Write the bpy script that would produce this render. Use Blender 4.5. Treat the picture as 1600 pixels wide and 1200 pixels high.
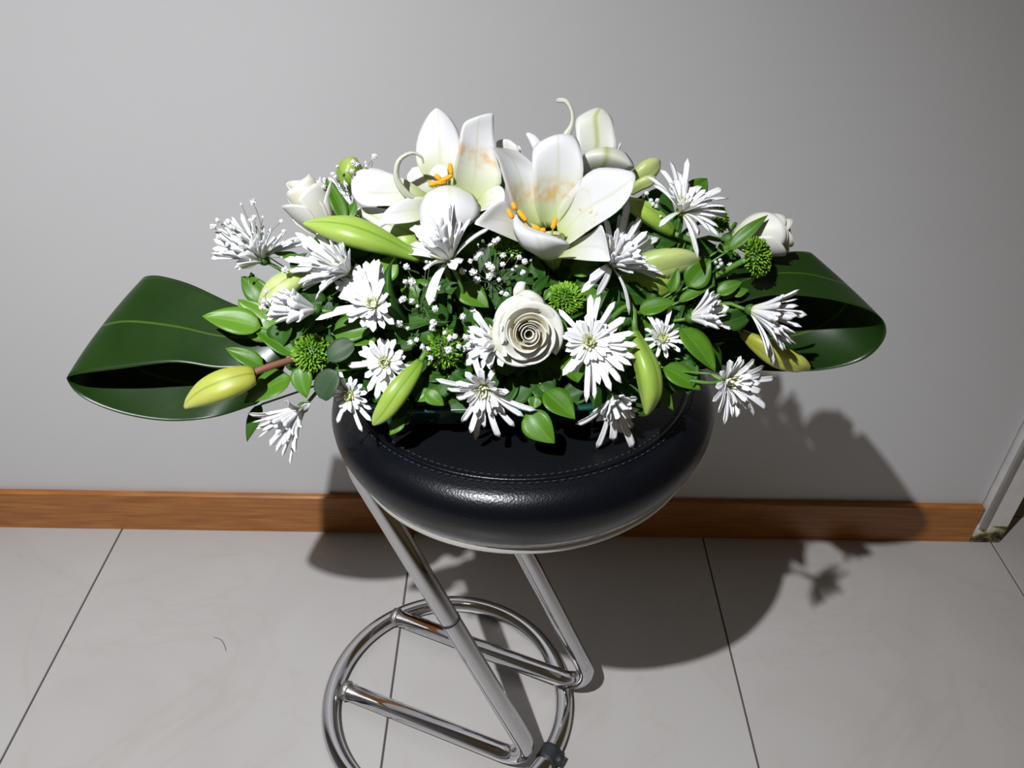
import bpy, math, random
import numpy as np
from mathutils import Vector, Matrix
rnd = random.Random(7)
S = bpy.context.scene
COL = S.collection
for o in list(bpy.data.objects): bpy.data.objects.remove(o)

# ------------------------------------------------------------ camera, world, light, exposure
CAM = np.array([0.0, -1.18418, 1.26254]); PITCH, YAW, ROLL, FOC = 0.636386, 0.0082616, 0.021167, 1285.54
cp, sp = math.cos(PITCH), math.sin(PITCH)
_f = np.array([math.sin(YAW)*cp, math.cos(YAW)*cp, -sp]); _r = np.array([math.cos(YAW), -math.sin(YAW), 0.0]); _u = np.cross(_r, _f)
FW = _f; RT = math.cos(ROLL)*_r + math.sin(ROLL)*_u; UP = -math.sin(ROLL)*_r + math.cos(ROLL)*_u
cam = bpy.data.objects.new('camera', bpy.data.cameras.new('camera')); COL.objects.link(cam)
cam.matrix_world = Matrix(((RT[0], UP[0], -FW[0], CAM[0]), (RT[1], UP[1], -FW[1], CAM[1]), (RT[2], UP[2], -FW[2], CAM[2]), (0, 0, 0, 1)))
cam.data.sensor_width = 36; cam.data.lens = 36*FOC/1600; cam.data.clip_start = 0.02
S.camera = cam
S.view_settings.view_transform = 'Standard'; S.view_settings.look = 'None'
S.view_settings.gamma = 1; S.view_settings.use_curve_mapping = False
S.view_settings.exposure = 0.0
wd = bpy.data.worlds.new('room_glow'); S.world = wd; wd.use_nodes = True
wd.node_tree.nodes['Background'].inputs[0].default_value = (1.0, 0.72, 0.40, 1)
wd.node_tree.nodes['Background'].inputs[1].default_value = 0.06
ld = bpy.data.lights.new('ceiling_lamp_light', 'SPOT'); ld.energy = 300; ld.color = (0.96, 0.97, 1.0); ld.shadow_soft_size = 0.02
ld.spot_size = math.radians(98); ld.spot_blend = 1.0
lo = bpy.data.objects.new('ceiling_lamp_light', ld); lo.location = (-0.61, -1.43, 2.42); COL.objects.link(lo)
lo.rotation_euler = (Vector((-.38, -.60, -.45))-Vector(lo.location)).to_track_quat('-Z', 'Y').to_euler()

def P(x, y, t): return CAM + t*(FW + (x-800)/FOC*RT - (y-600)/FOC*UP)      # photo measurement -> point at depth t (metres)
def D(v): return v[0]*RT + v[1]*UP - v[2]*FW                              # (right, up, towards the viewer) -> world direction
def unit(v): v = np.asarray(v, float); return v/max(1e-9, np.linalg.norm(v))
def T0(x, y):                                                             # the front surface of the bouquet, a dome
    pts = [(170, .86), (250, .845), (350, .825), (450, .815), (550, .82), (620, .835), (720, .845)]
    if y <= 170: t = .86
    elif y >= 720: t = .845
    else:
        for (a, ta), (b, tb) in zip(pts, pts[1:]):
            if a <= y <= b: t = ta+(tb-ta)*(y-a)/(b-a); break
    return t + .035*max(0, abs(x-800)/400-.35)**2

# ------------------------------------------------------------ materials
def mat(name, col=(.5,.5,.5), rough=.5, metal=0, spec=.5, bump=None, translucent=0, coat=0, nodes=None):
    m = bpy.data.materials.new(name); m.use_nodes = True
    nt = m.node_tree; b = nt.nodes['Principled BSDF']
    b.inputs['Base Color'].default_value = (*col, 1); b.inputs['Roughness'].default_value = rough
    b.inputs['Metallic'].default_value = metal; b.inputs['Specular IOR Level'].default_value = spec
    b.inputs['Coat Weight'].default_value = coat; b.inputs['Coat Roughness'].default_value = .08
    colsock = None
    if nodes: colsock = nodes(nt, b)
    if bump:
        kind, scale, strength, dist = bump
        tc = nt.nodes.new('ShaderNodeTexCoord')
        if kind == 'voronoi':
            t = nt.nodes.new('ShaderNodeTexVoronoi'); t.feature = 'F1'; out = t.outputs['Distance']
        else:
            t = nt.nodes.new('ShaderNodeTexNoise'); t.inputs['Detail'].default_value = 4; out = t.outputs['Fac']
        t.inputs['Scale'].default_value = scale
        nt.links.new(tc.outputs['Object'], t.inputs['Vector'])
        bp = nt.nodes.new('ShaderNodeBump'); bp.inputs['Strength'].default_value = strength; bp.inputs['Distance'].default_value = dist
        nt.links.new(out, bp.inputs['Height']); nt.links.new(bp.outputs[0], b.inputs['Normal'])
    if translucent:
        tr = nt.nodes.new('ShaderNodeBsdfTranslucent'); tr.inputs[0].default_value = (*col, 1)
        if colsock: nt.links.new(colsock, tr.inputs[0])
        mx = nt.nodes.new('ShaderNodeMixShader'); mx.inputs[0].default_value = translucent
        nt.links.new(b.outputs[0], mx.inputs[1]); nt.links.new(tr.outputs[0], mx.inputs[2])
        nt.links.new(mx.outputs[0], nt.nodes['Material Output'].inputs[0])
    return m
def ramp(nt, src, stops, interp='LINEAR'):
    r = nt.nodes.new('ShaderNodeValToRGB'); r.color_ramp.interpolation = interp
    el = r.color_ramp.elements
    while len(el) > 1: el.remove(el[-1])
    el[0].position = stops[0][0]; el[0].color = (*stops[0][1], 1)
    for p, c in stops[1:]:
        e = el.new(p); e.color = (*c, 1)
    nt.links.new(src, r.inputs[0]); return r.outputs[0]
def noise(nt, scale, detail=3, coord='Object', sc=(1,1,1), dist=0):
    tc = nt.nodes.new('ShaderNodeTexCoord'); mp = nt.nodes.new('ShaderNodeMapping'); mp.inputs['Scale'].default_value = sc
    n = nt.nodes.new('ShaderNodeTexNoise'); n.inputs['Scale'].default_value = scale; n.inputs['Detail'].default_value = detail; n.inputs['Distortion'].default_value = dist
    nt.links.new(tc.outputs[coord], mp.inputs[0]); nt.links.new(mp.outputs[0], n.inputs['Vector']); return n.outputs['Fac']
def uvsock(nt, i):
    tc = nt.nodes.new('ShaderNodeTexCoord'); s = nt.nodes.new('ShaderNodeSeparateXYZ'); nt.links.new(tc.outputs['UV'], s.inputs[0]); return s.outputs[i]
def mixc(nt, fac, a, b, mode='MIX'):
    m = nt.nodes.new('ShaderNodeMix'); m.data_type = 'RGBA'; m.blend_type = mode
    for s, k in ((fac, 0), (a, 6), (b, 7)):
        if isinstance(s, (int, float)): m.inputs[k].default_value = s
        elif isinstance(s, tuple): m.inputs[k].default_value = (*s, 1)
        else: nt.links.new(s, m.inputs[k])
    return m.outputs[2]
def math_(nt, op, a, b=None):
    m = nt.nodes.new('ShaderNodeMath'); m.operation = op
    for s, k in ((a, 0), (b, 1)):
        if s is None: continue
        if isinstance(s, (int, float)): m.inputs[k].default_value = s
        else: nt.links.new(s, m.inputs[k])
    return m.outputs[0]
def setc(nt, b, sock): nt.links.new(sock, b.inputs['Base Color']); return sock

def n_wall(nt, b): return setc(nt, b, ramp(nt, noise(nt, 2.2, 4), [(0.3, (.525,.525,.53)), (.7, (.545,.545,.55))]))
M_WALL = mat('wall_paint', rough=.6, spec=.3, nodes=n_wall, bump=('noise', 60, .08, .002))
def n_tile(nt, b):
    a = ramp(nt, noise(nt, 3.0, 6, dist=1.2), [(.3, (.400,.382,.368)), (.5, (.425,.410,.396)), (.75, (.440,.427,.415))])
    v = ramp(nt, noise(nt, 1.6, 9, dist=2.5), [(.485, (1,1,1)), (.5, (.95,.93,.91)), (.515, (1,1,1))])
    return setc(nt, b, mixc(nt, .6, a, v, 'MULTIPLY'))
M_TILE = mat('porcelain_tile', rough=.32, spec=.45, nodes=n_tile)
M_GROUT = mat('grout', (.07,.06,.05), .9)
def n_wood(nt, b):
    g = noise(nt, 9, 6, sc=(1, 8, 16), dist=.5); h = noise(nt, 60, 3, sc=(.25, 3, 6))
    c = ramp(nt, g, [(.3, (.26,.095,.022)), (.55, (.36,.14,.032)), (.75, (.43,.18,.045))])
    return setc(nt, b, mixc(nt, .22, c, ramp(nt, h, [(.35, (.55,.45,.4)), (.6, (1,1,1))]), 'MULTIPLY'))
M_WOOD = mat('varnished_wood', rough=.35, nodes=n_wood)
M_TRIM = mat('jamb_paint', rough=.5, nodes=lambda nt, b: setc(nt, b, ramp(nt, noise(nt, 30, 4), [(.4, (.60,.59,.57)), (.65, (.66,.65,.63))])))
def n_chip(nt, b):
    return setc(nt, b, ramp(nt, noise(nt, 42, 5, dist=.8), [(.40, (.035,.04,.03)), (.47, (.20,.17,.05)), (.52, (.45,.40,.18)), (.60, (.50,.485,.44))]))
M_CHIP = mat('chipped_jamb_paint', rough=.8, nodes=n_chip, bump=('noise', 75, .6, .004))
M_MAROON = mat('maroon_door_paint', (.055,.018,.022), .5)
M_CHROME = mat('chrome', (.62,.62,.64), .09, 1.0, nodes=lambda nt, b: (nt.links.new(ramp(nt, noise(nt, 40, 5), [(.35, (.03,.03,.03)), (.7, (.10,.10,.10))]), b.inputs['Roughness']), None)[1])
M_WELD = mat('dull_weld', (.45,.44,.42), .4, 1.0, bump=('noise', 300, .5, .003))
M_RUBBER = mat('black_rubber', (.02,.022,.026), .55)
M_LEATHER = mat('black_leather', (.0022,.003,.0055), .30, spec=.34, bump=('voronoi', 420, .22, .0007))
M_LEATHERTOP = mat('black_leather_top', (.0016,.0024,.0035), .50, spec=.3, bump=('voronoi', 420, .3, .0008))
M_THREAD = mat('navy_thread', (.02,.024,.035), .6)
M_PLATE = mat('grey_metal_plate', (.60,.59,.56), .36, .5, bump=('noise', 25, .2, .004))
M_SHRINK = mat('clear_film', (.35,.35,.36), .12, spec=.8, bump=('noise', 40, .7, .006))
M_SCRAP = mat('pale_yellow_scrap', (.68,.60,.34), .7)
M_TRAY = mat('green_plastic', (.008,.055,.045), .28)
M_FOAM = mat('floral_foam', (.02,.075,.03), .95, bump=('noise', 300, .5, .002))
# petals: UV.x runs base -> tip, UV.y across
def n_mum(nt, b): return setc(nt, b, ramp(nt, uvsock(nt, 0), [(0, (.74,.78,.48)), (.2, (.84,.85,.80)), (.45, (.86,.87,.89))]))
M_MUM = mat('white_chrysanthemum_petal', rough=.55, spec=.3, nodes=n_mum, translucent=.16)
M_MUMI = mat('cream_chrysanthemum_petal', rough=.55, spec=.3, nodes=lambda nt, b: setc(nt, b, ramp(nt, uvsock(nt, 0), [(0, (.62,.68,.25)), (.5, (.86,.87,.62)), (1, (.93,.935,.88))])), translucent=.15)
M_MUMC = mat('chrysanthemum_disc', rough=.6, nodes=lambda nt, b: setc(nt, b, ramp(nt, uvsock(nt, 0), [(0, (.36,.48,.06)), (.55, (.62,.70,.20)), (1, (.82,.84,.50))])), translucent=.2)
def lily_nodes(stain, lo_=.47, hi_=.62, sh=0):
    def f(nt, b):
        u, v = uvsock(nt, 0), uvsock(nt, 1)
        c = ramp(nt, u, [(0, (.40,.49,.14)), (.13, (.56,.63,.33)), (.28, (.70,.725,.60)), (.48, (.75,.755,.765))])
        mid = math_(nt, 'SUBTRACT', 1, math_(nt, 'MULTIPLY', math_(nt, 'ABSOLUTE', math_(nt, 'SUBTRACT', v, .5)), 18))
        mid = math_(nt, 'MAXIMUM', mid, 0)
        mid = math_(nt, 'MULTIPLY', mid, .4)
        c = mixc(nt, mid, c, (.54,.60,.36))
        if stain:
            band = ramp(nt, u, [(.28-sh, (0,0,0)), (.35-sh, (1,1,1)), (.40-sh, (1,1,1)), (.50-sh, (0,0,0))])
            sp_ = ramp(nt, noise(nt, 110, 9), [(lo_, (0,0,0)), (hi_, (1,1,1))])
            ms = mixc(nt, 1.0, band, sp_, 'MULTIPLY')
            c = mixc(nt, math_(nt, 'MULTIPLY', ms, stain), c, (.70,.43,.13))
        return setc(nt, b, c)
    return f
M_LILY = mat('lily_petal', rough=.42, spec=.35, nodes=lily_nodes(0), translucent=.22, bump=None)
M_LILYS = mat('lily_petal_pollen_stained', rough=.42, spec=.35, nodes=lily_nodes(.7, .40, .66), translucent=.22)
M_LILYT = mat('lily_petal_stained_throat', rough=.42, spec=.35, nodes=lily_nodes(.75, .38, .62, .10), translucent=.22)
M_LILYF = mat('lily_petal_few_stains', rough=.42, spec=.35, nodes=lily_nodes(.8, .60, .66), translucent=.22)
M_LILYB = mat('lily_petal_outside', rough=.45, nodes=lambda nt, b: setc(nt, b, ramp(nt, uvsock(nt, 1), [(0, (.73,.74,.73)), (.40, (.70,.72,.60)), (.5, (.46,.52,.22)), (.60, (.70,.72,.60)), (1, (.73,.74,.73))])), translucent=.25)
M_ROSE = mat('rose_petal', rough=.5, nodes=lambda nt, b: setc(nt, b, ramp(nt, uvsock(nt, 0), [(0, (.60,.52,.16)), (.5, (.76,.69,.42)), (.85, (.80,.775,.64)), (1, (.82,.81,.74))])), translucent=.25)
M_ROSEO = mat('rose_petal_outer', rough=.5, nodes=lambda nt, b: setc(nt, b, ramp(nt, uvsock(nt, 0), [(0, (.50,.58,.28)), (.35, (.72,.725,.60)), (1, (.76,.765,.73))])), translucent=.22)
M_POLLEN = mat('orange_anther', (.78,.36,.015), .85, bump=('noise', 900, .5, .001))
M_STYLE = mat('pale_green_filament', (.55,.68,.30), .5)
def n_bud(a, mid_, d):
    def f(nt, b):
        base = ramp(nt, uvsock(nt, 0), [(0, a), (.45, mid_), (1, d)])
        st = ramp(nt, noise(nt, 14, 3, 'UV', (.6, 9, 1)), [(.4, (.82,.86,.75)), (.6, (1,1,1))])
        c = mixc(nt, .7, base, st, 'MULTIPLY')
        v = math_(nt, 'ABSOLUTE', math_(nt, 'SINE', math_(nt, 'MULTIPLY', uvsock(nt, 1), 3*math.pi)))
        gr = ramp(nt, v, [(0, (.45,.55,.35)), (.10, (.75,.82,.6)), (.25, (1,1,1))])
        return setc(nt, b, mixc(nt, .85, c, gr, 'MULTIPLY'))
    return f
M_BUD = mat('lily_bud_green', rough=.38, nodes=n_bud((.16,.30,.03), (.31,.46,.07), (.42,.54,.12)), translucent=.1)
M_BUDY = mat('lily_bud_yellow', rough=.42, nodes=n_bud((.33,.33,.04), (.42,.46,.07), (.52,.52,.15)), translucent=.1)
M_BUDP = mat('lily_bud_pale', rough=.42, nodes=n_bud((.34,.47,.11), (.48,.56,.20), (.60,.63,.34)), translucent=.12)
M_STEM = mat('green_stem', (.09,.20,.03), .5)
M_CALYX = mat('calyx_green', (.045,.12,.015), .55)
M_STEMR = mat('reddish_stem', (.20,.085,.055), .5)
def n_leaf(dark, light, veins=0, rib=(.25,.42,.08)):
    def f(nt, b):
        c = ramp(nt, noise(nt, 18, 4), [(.3, dark), (.7, light)])
        v = uvsock(nt, 1)
        if veins:
            w = math_(nt, 'SINE', math_(nt, 'MULTIPLY', v, 260)); w = math_(nt, 'MULTIPLY', math_(nt, 'ADD', w, 1), .16)
            c = mixc(nt, w, c, (light[0]*1.6, light[1]*1.35, light[2]*1.5))
        mid = math_(nt, 'MAXIMUM', math_(nt, 'SUBTRACT', 1, math_(nt, 'MULTIPLY', math_(nt, 'ABSOLUTE', math_(nt, 'SUBTRACT', v, .5)), 60 if veins else 22)), 0)
        return setc(nt, b, mixc(nt, math_(nt, 'MULTIPLY', mid, .7), c, rib))
    return f
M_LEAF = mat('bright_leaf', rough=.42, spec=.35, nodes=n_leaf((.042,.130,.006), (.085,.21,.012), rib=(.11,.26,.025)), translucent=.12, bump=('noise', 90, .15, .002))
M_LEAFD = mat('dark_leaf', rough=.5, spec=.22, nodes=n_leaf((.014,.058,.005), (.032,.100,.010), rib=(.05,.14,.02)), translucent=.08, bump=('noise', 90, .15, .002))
M_LEAFY = mat('lime_leaf', rough=.42, nodes=n_leaf((.10,.24,.015), (.15,.31,.022), rib=(.2,.38,.05)), translucent=.2)
M_EUCA = mat('eucalyptus_leaf', rough=.6, nodes=n_leaf((.020,.048,.020), (.032,.066,.027), rib=(.045,.08,.035)))
M_CORDY = mat('broad_leaf_blade', rough=.33, spec=.36, nodes=n_leaf((.006,.022,.0025), (.011,.034,.004), 1, (.08,.15,.015)), translucent=.05, bump=('noise', 25, .12, .004))
M_GREENM = mat('green_button_petal', rough=.5, nodes=lambda nt, b: setc(nt, b, ramp(nt, uvsock(nt, 0), [(0, (.05,.16,.01)), (.5, (.13,.32,.015)), (1, (.26,.48,.03))])), translucent=.15)
M_GYP = mat('gypsophila_white', (.90,.90,.91), .6, translucent=.3)
M_GSTEM = mat('gypsophila_stem', (.10,.15,.07), .6)

# ------------------------------------------------------------ mesh helpers
def link(name, me, m, parent=None, smooth=True):
    if isinstance(me, tuple):
        v, f = me[0], me[1]; uv = me[2] if len(me) > 2 else None
        d = bpy.data.meshes.new(name); d.from_pydata([tuple(map(float, p)) for p in v], [], f)
        if uv is not None:
            l = d.uv_layers.new(name='UVMap')
            idx = np.empty(len(d.loops), dtype=np.int32); d.loops.foreach_get('vertex_index', idx)
            l.data.foreach_set('uv', np.asarray(uv, dtype=np.float32)[idx].ravel())
        if smooth: d.polygons.foreach_set('use_smooth', [True]*len(d.polygons))
        d.materials.append(m); me = d
    o = bpy.data.objects.new(name, me); COL.objects.link(o)
    if parent is not None: o.parent = parent
    return o
def thing(name, loc, label, cat, group=None):
    o = bpy.data.objects.new(name, None); COL.objects.link(o); o.empty_display_size = .01
    o.location = loc; o['label'] = label; o['category'] = cat
    if group: o['group'] = group
    return o
def part(name, geo, m, root, **kw):          # geometry in world coordinates, stored relative to its thing
    base = np.array(root.location) if root.parent is None else np.array(root.parent.location)
    v = np.asarray(geo[0], float) - base
    o = link(name, (v,)+tuple(geo[1:]), m, root)
    for k, val in kw.items(): o[k] = val
    return o
def join(geos):
    V, F, U = [], [], []; n = 0
    for g in geos:
        V.append(np.asarray(g[0], float)); F += [[i+n for i in f] for f in g[1]]
        U.append(np.asarray(g[2], float) if len(g) > 2 else np.zeros((len(g[0]), 2))); n += len(g[0])
    return np.concatenate(V), F, np.concatenate(U)
def cat_rom(pts, n):
    pts = [np.asarray(p, float) for p in pts]; m = len(pts)-1; out = []
    for k in range(n+1):
        s = k/n*m; i = min(int(s), m-1); t = s-i
        p1, p2 = pts[i], pts[i+1]; p0 = pts[i-1] if i > 0 else 2*p1-p2; p3 = pts[i+2] if i+2 <= m else 2*p2-p1
        out.append(.5*((2*p1)+(-p0+p2)*t+(2*p0-5*p1+4*p2-p3)*t*t+(-p0+3*p1-3*p2+p3)*t**3))
    return out
def frames(path):
    path = [np.asarray(p, float) for p in path]; tg = [unit(path[min(i+1, len(path)-1)]-path[max(i-1, 0)]) for i in range(len(path))]
    a = np.array([0, 0, 1.]) if abs(tg[0][2]) < .9 else np.array([1., 0, 0]); n = unit(np.cross(tg[0], a)); out = []
    for t in tg:
        n = unit(n-t*(n@t)); out.append((t, n, np.cross(t, n)))
    return out
def tube(path, r, seg=8, lobes=0, lobeamp=0, caps=True):
    fr = frames(path); V, F, U = [], [], []
    for i, (p, (t, n, b)) in enumerate(zip(path, fr)):
        ri = r[i] if hasattr(r, '__len__') else r
        for k in range(seg):
            a = 2*math.pi*k/seg; rr = ri*(1+lobeamp*math.cos(lobes*a)) if lobes else ri
            V.append(np.asarray(p)+rr*(math.cos(a)*n+math.sin(a)*b)); U.append((i/(len(path)-1), k/seg))
    for i in range(len(path)-1):
        for k in range(seg): F.append([i*seg+k, i*seg+(k+1) % seg, (i+1)*seg+(k+1) % seg, (i+1)*seg+k])
    if caps: F.append(list(range(seg))[::-1]); F.append([(len(path)-1)*seg+k for k in range(seg)])
    return np.array(V), F, U
def grid(rows, thick=0):                      # rows: list of lists of points -> sheet with optional thickness
    nu, nv = len(rows), len(rows[0]); A = np.array(rows, float); V = A.reshape(-1, 3)
    U = [(i/(nu-1), j/(nv-1)) for i in range(nu) for j in range(nv)]
    F = [[i*nv+j, i*nv+j+1, (i+1)*nv+j+1, (i+1)*nv+j] for i in range(nu-1) for j in range(nv-1)]
    if thick:
        du = np.gradient(A, axis=0); dv = np.gradient(A, axis=1); N = np.cross(du, dv); N /= np.maximum(1e-9, np.linalg.norm(N, axis=2, keepdims=True))
        W = (A - N*thick).reshape(-1, 3); n = len(V); V = np.concatenate([V, W]); U = U+U
        F += [[n+a for a in f[::-1]] for f in F[:]]
        e = [j for j in range(nv)]+[i*nv+nv-1 for i in range(1, nu)]+[(nu-1)*nv+j for j in range(nv-2, -1, -1)]+[i*nv for i in range(nu-2, 0, -1)]
        for a, b in zip(e, e[1:]+e[:1]): F.append([b, a, a+n, b+n])
    return V, F, U
def box(x0, x1, y0, y1, z0, z1, bev=0):
    if bev:
        V, F = [], []
        b = bev
        for (a, c) in ((0, z0), (0, z1-b), (b, z1)):
            V += [(x0+a, y0+a, c), (x1-a, y0+a, c), (x1-a, y1-a, c), (x0+a, y1-a, c)]
        F = [[3, 2, 1, 0], [8, 9, 10, 11]]
        for L in (0, 4):
            for k in range(4): F.append([L+k, L+(k+1) % 4, L+4+(k+1) % 4, L+4+k])
        return np.array(V, float), F
    V = [(x, y, z) for z in (z0, z1) for (x, y) in ((x0, y0), (x1, y0), (x1, y1), (x0, y1))]
    return np.array(V, float), [[3, 2, 1, 0], [4, 5, 6, 7], [0, 1, 5, 4], [1, 2, 6, 5], [2, 3, 7, 6], [3, 0, 4, 7]]
def lathe(profile, c, ax=(0, 0, 1), seg=64, ux=None):
    ax = unit(ax); ux = unit(np.cross([0, 1, 0], ax)) if ux is None else ux; uy = np.cross(ax, ux); V, F = [], []
    for r, z in profile:
        for k in range(seg):
            a = 2*math.pi*k/seg; V.append(c+ax*z+r*(math.cos(a)*ux+math.sin(a)*uy))
    for i in range(len(profile)-1):
        for k in range(seg): F.append([i*seg+k, i*seg+(k+1) % seg, (i+1)*seg+(k+1) % seg, (i+1)*seg+k])
    return np.array(V), F

# ------------------------------------------------------------ the setting
def struct(name, geo, m, parent=None, smooth=False):
    o = link(name, geo, m, parent, smooth)
    if parent is None: o['kind'] = 'structure'
    return o
JX = 0.966                                                           # where the wall ends at the doorway
fl = struct('floor', box(-2.6, 2.6, -3.0, 2.4, -.03, -.0025), M_GROUT)
fl['label'] = 'floor of large pale beige porcelain tiles with thin dark joints'
xs = [-.78815+.6*k for k in range(-3, 6)]; ys = [.075+.6*k for k in range(-5, 4)]
tile_me = bpy.data.meshes.new('floor_tile'); g = box(.0016, .5984, .0016, .5984, -.012, 0, .001)
tile_me.from_pydata([tuple(v) for v in g[0]], [], g[1]); tile_me.materials.append(M_TILE)
for x in xs:
    for y in ys:
        if x+.6 > 2.6 or y+.6 > 2.45: continue
        o = bpy.data.objects.new('floor_tile', tile_me); COL.objects.link(o); o.parent = fl; o.location = (x, y, 0)
struct('wall_back', box(-2.6, JX, .014, .16, -.003, 2.6), M_WALL)
struct('wall_left', box(-2.7, -2.6, -3.0, 2.4, -.003, 2.6), M_WALL)
struct('wall_far', box(JX, 2.6, 2.3, 2.4, -.003, 2.6), M_WALL)
g = box(-2.6, JX-.001, -.001, .0139, 0, .0985, .003)
struct('baseboard_back', g, M_WOOD)
jb = struct('door_1', box(JX+.004, 1.028, -.002, .17, .048, 2.1, .001), M_TRIM)
jb['label'] = 'white painted door jamb at the right end of the wall, chipped at its foot'
part('jamb_foot', box(JX, 1.028, -.002, .169, .0005, .048, .001), M_CHIP, jb, label='jamb foot with peeling yellow and black paint')
part('jamb_edge_strip', box(JX+.0045, JX+.020, -.0045, -.0015, .040, 2.1, .001), M_TRIM, jb)
a = math.atan2(.128, .114); ux, uy = math.cos(a), math.sin(a); px, py = -uy*.03, ux*.03
V = [(1.034, .016, z) for z in (0,)]
q0 = [(1.034, .03), (1.034+.75*ux, .03+.75*uy), (1.034+.75*ux+px, .03+.75*uy+py), (1.034+px*.2, .03+py*.9)]
V = [(x, y, z) for z in (.006, 2.05) for (x, y) in q0]
struct('door_2', (np.array(V), [[3, 2, 1, 0], [4, 5, 6, 7], [0, 1, 5, 4], [1, 2, 6, 5], [2, 3, 7, 6], [3, 0, 4, 7]]), M_MAROON)['label'] = 'dark maroon door leaf standing open beyond the white jamb'
# a single hair on the floor
hr = link('hair', tube(cat_rom([(-.522+.0, -.262, .0008), (-.508, -.267, .0012), (-.497, -.280, .0012), (-.492, -.290, .0008)], 10), .0004, 5), M_RUBBER)
hr['label'] = 'thin dark curved hair lying on the pale tile left of the stool'; hr['category'] = 'hair'

# ------------------------------------------------------------ bar stool
TX, TY = .040, -.045
SX = unit([math.cos(TX), 0, math.sin(TX)]); SN = unit(np.cross(SX, unit([0, math.cos(TY), math.sin(TY)]))); SY = np.cross(SN, SX)
SC = np.array([.018, -.384, .688])                    # centre of the seam circle at the top of the cushion
stool = thing('bar_stool', (-.09, -.385, 0), 'round black leather bar stool on a slanted chrome tube frame with ring base', 'stool')
RS = .229
prof = [(0, .004), (.10, .003), (.17, .0015), (RS-.034, 0), (RS-.031, .0018), (RS-.028, 0), (RS-.020, -.002), (RS-.010, -.008), (RS-.003, -.018), (RS, -.030), (RS-.001, -.044), (RS-.006, -.058), (RS-.013, -.070), (RS-.020, -.078), (RS-.026, -.081)]
top = [(max(r, .0005), z) for r, z in prof[:4]]
seat_top = part('seat_top', lathe(top, SC, SN, 96, SX), M_LEATHERTOP, stool)
part('seat_side', lathe(prof[3:], SC, SN, 96, SX), M_LEATHER, stool)
def ring(rad, z, r, seg=120, rs=8):
    path = [SC+SN*z+rad*(math.cos(a)*SX+math.sin(a)*SY) for a in np.linspace(0, 2*math.pi, seg+1)]
    return tube(path, r, rs, caps=False)
part('piping', ring(RS-.032, .001, .0024), M_LEATHER, stool)
st = []
for k in range(150):
    a = 2*math.pi*k/150; b = a+.026
    for rr in (RS-.038, RS-.0265):
        st.append(tube([SC+SN*.0016+rr*(math.cos(c)*SX+math.sin(c)*SY) for c in (a, b)], .0006, 4))
part('stitching', join(st), M_THREAD, seat_top, kind='stuff')
part('plastic_film', lathe([(RS-.0135, -.069), (RS-.0165, -.076), (RS-.0205, -.083), (RS-.024, -.088)], SC, SN, 96, SX), M_SHRINK, stool, label='shiny clear plastic film left around the cushion edge')
part('seat_plate', lathe([(RS-.028, -.080), (RS-.0215, -.084), (RS-.0195, -.089), (RS-.023, -.0935), (RS-.04, -.098), (.10, -.104), (.0005, -.106)], SC, SN, 96, SX), M_PLATE, stool)
p0 = P(769, 828, .915)
part('loose_scrap', tube([P(772, 826, .890), P(770, 833, .889), P(765, 838, .889), P(763, 842, .89)], [.002, .0026, .002, .0015], 6), M_SCRAP, stool, label='pale yellow scrap of tape stuck under the cushion edge')
BC = np.array([-.09, -.385, .0145]); RR = .195; TR = .0142
part('base_ring', tube([BC+RR*np.array([math.cos(a), math.sin(a), 0]) for a in np.linspace(0, 2*math.pi, 129)], TR, 20, caps=False), M_CHROME, stool)
def fillet(pts, r, n=10):
    pts = [np.asarray(p, float) for p in pts]; out = [pts[0]]
    for a, b, c in zip(pts, pts[1:], pts[2:]):
        d1, d2 = unit(a-b), unit(c-b); ang = math.acos(np.clip(d1@d2, -1, 1)); l = r/math.tan(ang/2)
        s, e = b+d1*l, b+d2*l; cen = b+unit(d1+d2)*(r/math.sin(ang/2))
        v0, v1 = s-cen, e-cen; om = math.acos(np.clip(unit(v0)@unit(v1), -1, 1))
        for k in range(n+1):
            t = k/n; out.append(cen+(math.sin((1-t)*om)*v0+math.sin(t*om)*v1)/math.sin(om))
    out.append(pts[-1]); return out
legA = fillet([(-.262, -.378, .020), (.060, -.514, .034), (-.212, -.398, .604), (.05, -.505, .598)], .042)
legB = fillet([(-.196, -.226, .020), (.160, -.383, .036), (-.104, -.276, .604), (.10, -.36, .598)], .042)
part('frame_tube', tube(legA, TR*1.02, 20), M_CHROME, stool); part('frame_tube', tube(legB, TR*1.02, 20), M_CHROME, stool)
def on_leg(a, b, s): return np.asarray(a, float)*(1-s)+np.asarray(b, float)*s
j0, j1 = on_leg((.060, -.514, .034), (-.212, -.398, .604), .488), on_leg((.060, -.514, .034), (-.212, -.398, .604), .494)
part('joint_seam', tube([j0, j1], TR*1.07, 20), M_RUBBER, stool, label='dark seam line around the slanted tube')
for c in ((-.262, -.378, .020), (-.196, -.226, .020)):
    d = unit([-.92, .39, 0])
    part('weld', tube([np.array(c)+d*(-.008), np.array(c)+d*(-.003), np.array(c)+d*.006], [TR*1.0, TR*1.22, TR*1.05], 16), M_WELD, stool)
a = math.radians(-31)
cl = [BC+RR*np.array([math.cos(b), math.sin(b), 0]) for b in np.linspace(a-.065, a+.065, 7)]
clip = part('rubber_clip', tube(cl, [TR*1.22]*7, 14), M_RUBBER, stool, label='small black rubber clip on the base ring')
part('clip_tab', tube([cl[3]+np.array([.010, -.006, .004]), cl[3]+np.array([.021, -.012, .004])], .010, 6), M_RUBBER, clip)
for b in (80, 200, 320):
    b = math.radians(b); c = BC+RR*np.array([math.cos(b), math.sin(b), 0])
    part('ring_foot', tube([c*[1, 1, 0]+[0, 0, .0005], c*[1, 1, 0]+[0, 0, .006]], .008, 12), M_RUBBER, stool)

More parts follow.
